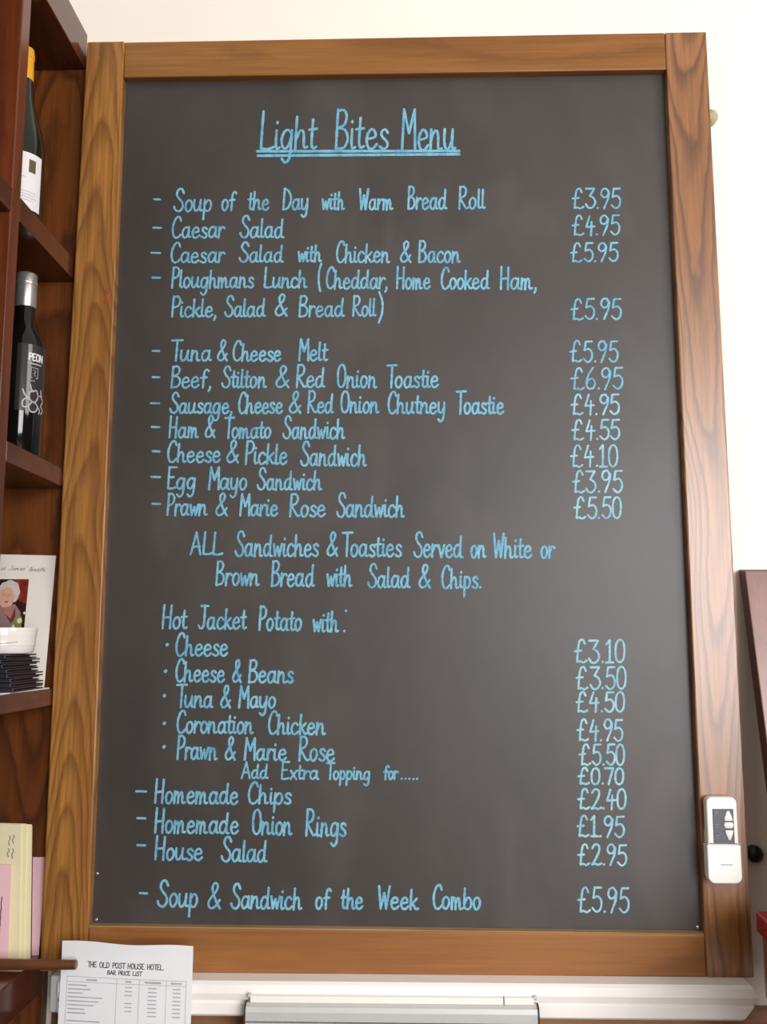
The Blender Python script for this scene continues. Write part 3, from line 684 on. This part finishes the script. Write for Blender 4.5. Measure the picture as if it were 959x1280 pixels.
blob(-.1405, .4365, .0014, .0007, 8); blob(-.1325, .4365, .0014, .0007, 8)
flat([(-.1372, .4335), (-.1352, .4335), (-.1358, .4355)], 8)
flat([(-.1395, .4275), (-.1335, .428), (-.1335, .4268), (-.1365, .426)], 5)
blob(-.1175, .4005, .0062, .0075, 6); blob(-.1155, .401, .0033, .0035, 7, amp=.15); blob(-.1235, .393, .002, .0026, 7, amp=.15)
blob(-.1095, .4115, .0016, .002, 7)
bmesh.ops.recalc_face_normals(bm, faces=[])
obj('snapshot', bm, mats, card)
bm = bmesh.new()
write(bm, "k of st. James'", -.168, -.1105, .4712, .0055, .0006, lnp, .25, .05)
write(bm, "Bracliffe,", -.1085, -.085, .4695, .0055, .0006, lnp, .25, .05)
obj('lettering', bm, 'mark_grey', card)

lp = obj('paper_sheet', box(-.215, -.0645, -.175, -.006, SH+.0001, SH+.0013), 'paper', None, False, (-.14, -.09, SH))
tag(lp, 'white sheet of paper lying flat on the shelf under the dark wallets', 'paper')

names = ['bottom-most', 'second from bottom', 'third from bottom', 'fourth from bottom', 'fifth from bottom', 'third from top', 'second from top', 'topmost']
zw = SH+.0014
offs = [(.002, 3), (.001, 1), (-.003, 4), (-.001, -1), (-.006, 2), (-.009, 0), (-.007, -3), (-.009, 2)]
for k, nm in enumerate(names):
    dx, rot = offs[k]
    wl = thing('bill_wallet', (-.117+dx, -.083, zw), 'dark navy folded bill wallet, %s of the stack under the white bowl' % nm, 'wallet', 'bill wallets in a stack')
    def turned(bm):
        bmesh.ops.rotate(bm, verts=bm.verts, cent=(-.117+dx, -.083, zw), matrix=Matrix.Rotation(math.radians(rot), 3, 'Z')); return bm
    x0, x1, y0, y1 = -.171+dx, -.0645+dx, -.137, -.029
    obj('cover', turned(merge(box(x0, x1, y0, y1, zw, zw+.0017, .0005), box(x0, x1, y0, y1, zw+.0036, zw+.0054, .0005))), 'slate_blue', wl)
    obj('spine', turned(box(x0, x1, y0-.0012, y0+.001, zw+.0002, zw+.0052, .0006)), 'slate_blue', wl)
    obj('inner_card', turned(box(x0+.004, x1-.0035, y0+.001, y1-.016, zw+.0017, zw+.0036)), 'black_card', wl)
    zw += .0057
rk_c = (-.099, -.085)
zr = zw+.0002
rk = thing('ramekin', (rk_c[0], rk_c[1], zr), 'round white porcelain ramekin standing on top of the dark wallets', 'bowl')
obj('bowl', lathe([(.032, zr), (.0375, zr+.0008), (.0395, zr+.003), (.0405, zr+.010), (.0412, zr+.0105), (.0418, zr+.022), (.0432, zr+.031), (.0428, zr+.0326), (.0414, zr+.0326), (.0402, zr+.030), (.038, zr+.006), (.02, zr+.004), (.001, zr+.0038)], *rk_c, 64), 'porcelain', rk, True)
bm = bmesh.new()
place_r = lambda u, v, l: (rk_c[0]+(.0415+l)*math.cos(u), rk_c[1]+(.0415+l)*math.sin(u), v)
pp = [(math.radians(-140)+math.radians(100)*t/16, zr+.0115+.0028*abs(t/16-.45)**1.6*3) for t in range(17)]
a = [bm.verts.new(place_r(u, v, .0001)) for u, v in pp]; b = [bm.verts.new(place_r(u, v+.0007, .0002)) for u, v in pp]
for i in range(16): bm.faces.new((a[i], a[i+1], b[i+1], b[i]))
obj('moulded_line', bm, 'mark_grey', rk)

# ================================================================ bottom shelf: pink and cream papers, rod
B = -.0345
l1 = lean(.006, .0172, B, .09)
p1 = obj('pink_sheet', sheet([(-.15, B+.0003), (-.0663, B+.0003), (-.0665, .0868), (-.15, .0875)], l1, .0009), 'pink_paper', None, False, (-.11, .006, B))
tag(p1, 'pink sheet standing behind the cream folder on the bottom shelf', 'paper')
fold = thing('cream_folder', (-.12, -.006, B), 'cream card folder with layered edges standing between pink papers on the bottom shelf', 'folder')
l2 = lean(-.010, .0125, B, .132)
for k, (xr_b, xr_t, zt) in enumerate(((-.0712, -.0868, .1300), (-.0790, -.0935, .1312), (-.0835, -.1000, .1308))):
    o = obj('leaf', sheet([(-.19, B+.0003), (xr_b, B+.0003), (xr_t+.001, zt-.003), (xr_t, zt), (-.19, zt+.002)], (lambda k: lambda z: l2(z)-.0022*k)(k), .0016), 'cream_paper', fold)
obj('backing', sheet([(-.19, B+.0003), (-.0705, B+.0003), (-.0855, .1275), (-.19, .130)], lambda z: l2(z)+.0025, .001), 'shelf_board', fold)
bm = bmesh.new()
ff = lambda u, v, l: (u, l2(v)-.0047-l, v)
for x_, z_, h_ in ((-.1125, .1165, .012), (-.1075, .1175, .010), (-.1125, .1005, .010), (-.1065, .1005, .012)):
    for q_ in smooth_path([(x_, z_), (x_+.0012, z_-h_*.3), (x_-.0006, z_-h_*.6), (x_+.001, z_-h_)], .001): ribbon(bm, q_, .0011, ff)
obj('handwriting', bm, 'mark_grey', fold)
l3 = lean(-.0245, -.004, B, .085)
lf = thing('pink_leaflet', (-.14, -.0245, B), 'pink leaflet with dark upright handwriting, foremost of the papers on the bottom shelf', 'leaflet')
obj('sheet', sheet([(-.19, B+.0003), (-.0945, B+.0003), (-.1045, .0815), (-.19, .083)], l3, .0012), 'pink_paper', lf)
bm = bmesh.new(); f3 = lambda u, v, l: (u, l3(v)-.0001-l, v)
ribbon(bm, [(-.1118+.0030*t/14+.0003*math.sin(t*2.2), .043-.05*t/14) for t in range(15)], .0012, f3)
obj('handwriting', bm, 'print_black', lf)

rod = obj('wooden_rod', rod_x(-.24, .0035, -.0515, B+.0078, .0078, .0058), 'rod_wood', None, True, (-.1, -.0515, B))
rod.rotation_euler = (0, 0, 0)
tag(rod, 'dark brown round wooden rod lying on the bottom shelf, its end over the price list', 'rod')

# ================================================================ price list
pt = thing('price_list', (.063, -.0345, -.238), 'white printed bar price list sheet propped against the white rail', 'price list')
fy = lambda x, z: -.0365-.0012*math.sin((x+.02)*22)-.004*max(0, z+.02)/.02*(.4+2.2*max(0, x-.1))
bm = bmesh.new()
NX, NZ = 18, 26
def pc(u, v):
    x = (-.0205+u*.1665)+(-.0035+u*.0015)*(1-v)-.0
    z = -.0025-u*.0062-(1-v)*.236 + (.0012*math.sin(u*9) if v > .99 else 0)
    return x, z
g = {}
for i in range(NX+1):
    for k in range(NZ+1):
        x, z = pc(i/NX, k/NZ); g[i, k] = bm.verts.new((x, fy(x, z), z))
for i in range(NX):
    for k in range(NZ): bm.faces.new((g[i, k], g[i+1, k], g[i+1, k+1], g[i, k+1]))
ext = bmesh.ops.extrude_face_region(bm, geom=bm.faces[:])
for v in ext['geom']:
    if isinstance(v, bmesh.types.BMVert): v.co.y += .0005
bmesh.ops.recalc_face_normals(bm, faces=bm.faces[:])
obj('sheet', bm, 'paper', pt, True)
on_paper = lambda u, v, l: (u, fy(u, v)-.0001-l, v)
bm = bmesh.new()
write(bm, 'THE OLD POST HOUSE HOTEL', .0125, .1095, -.0335, .0062, .00095, on_paper, 0, .0, -.036)
write(bm, 'BAR PRICE LIST', .0385, .083, -.0424, .0048, .00085, on_paper, 0, .0, -.036)
obj('heading', bm, 'print_black', pt)
bm = bmesh.new()
def dash(x0, x1, z, w):
    n = max(2, int((x1-x0)/.004)); ribbon(bm, [(x0+(x1-x0)*t/n, z-.036*(x0+(x1-x0)*t/n)) for t in range(n+1)], w, on_paper)
cols = (-.0125, .0510, .0795, .1135, .1385)
for x_ in cols: ribbon(bm, [(x_-.012*t/16*.15, -.0455-.036*x_-t*.0115) for t in range(17)], .0006, on_paper)
for z_ in (-.0455, -.0515): dash(cols[0], cols[-1], z_, .0006)
obj('table_rules', bm, 'print_faint', pt)
bm = bmesh.new(); random.seed(4)
for x_, w_ in ((.013, .012), (.0625, .006), (.087, .019), (.120, .012)): dash(x_, x_+w_, -.0487, .0022)
z_ = -.0555; row = 0
while z_ > -.225:
    if row % 10 != 8:
        dash(cols[0]+.002, cols[0]+.002+random.uniform(.016, .046), z_, .0014)
        if random.random() < .5: dash(.062, .070, z_, .0014)
        dash(.091, .101, z_, .0014); dash(.122, .131, z_, .0014)
    z_ -= .0047; row += 1
obj('table_entries', bm, 'print_faint', pt)

# ================================================================ chair
ch = thing('chair', (1.06, -.25, FLOOR), 'dark wooden chair with a red seat, right of the chalkboard', 'chair')
def slab(x0, x1, ya, za, yb, zb, th, bev):
    bm = bmesh.new()
    v = [bm.verts.new(p) for p in ((x0, ya, za), (x1, ya, za), (x1, yb, zb), (x0, yb, zb), (x0, ya+th, za+.003), (x1, ya+th, za+.003), (x1, yb+th, zb+.003), (x0, yb+th, zb+.003))]
    for f in ((0, 1, 2, 3), (7, 6, 5, 4), (0, 4, 5, 1), (1, 5, 6, 2), (2, 6, 7, 3), (3, 7, 4, 0)): bm.faces.new([v[i] for i in f])
    bmesh.ops.recalc_face_normals(bm, faces=bm.faces[:])
    bmesh.ops.bevel(bm, geom=bm.edges[:], offset=bev, segments=2, affect='EDGES', profile=.5)
    return bm
br = obj('backrest', slab(.8765, 1.24, .0088, .4685, -.092, -.02, .0245, .0015), ['chair_wood', 'chair_edge_shaded'], ch)
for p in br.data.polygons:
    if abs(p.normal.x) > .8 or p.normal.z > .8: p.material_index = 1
bm = bmesh.new()
top = [(.8432, -.0600), (.8400, -.100), (.8330, -.150), (.838, -.41), (.87, -.435), (1.25, -.435), (1.285, -.41), (1.285, -.06)]
bm = bmesh.new()
a = [bm.verts.new((x, y, .0455)) for x, y in top]; b = [bm.verts.new((x, y, .021)) for x, y in top]
bm.faces.new(a); bm.faces.new(b[::-1])
for i in range(len(top)): bm.faces.new((a[i], b[i], b[(i+1) % len(top)], a[(i+1) % len(top)]))
bmesh.ops.recalc_face_normals(bm, faces=bm.faces[:])
bmesh.ops.bevel(bm, geom=bm.edges[:], offset=.003, segments=3, affect='EDGES', profile=.5)
obj('seat_cushion', bm, 'red_cloth', ch, True)
obj('seat_frame', box(.8445, 1.255, -.415, -.075, -.05, .0205, .002), 'chair_wood', ch)
for x in (.868, 1.218):
    obj('leg', box(x, x+.035, -.41, -.375, FLOOR, -.05, .002), 'chair_wood', ch)
    obj('leg', box(x, x+.035, -.16, -.125, FLOOR, -.05, .002), 'chair_wood', ch)
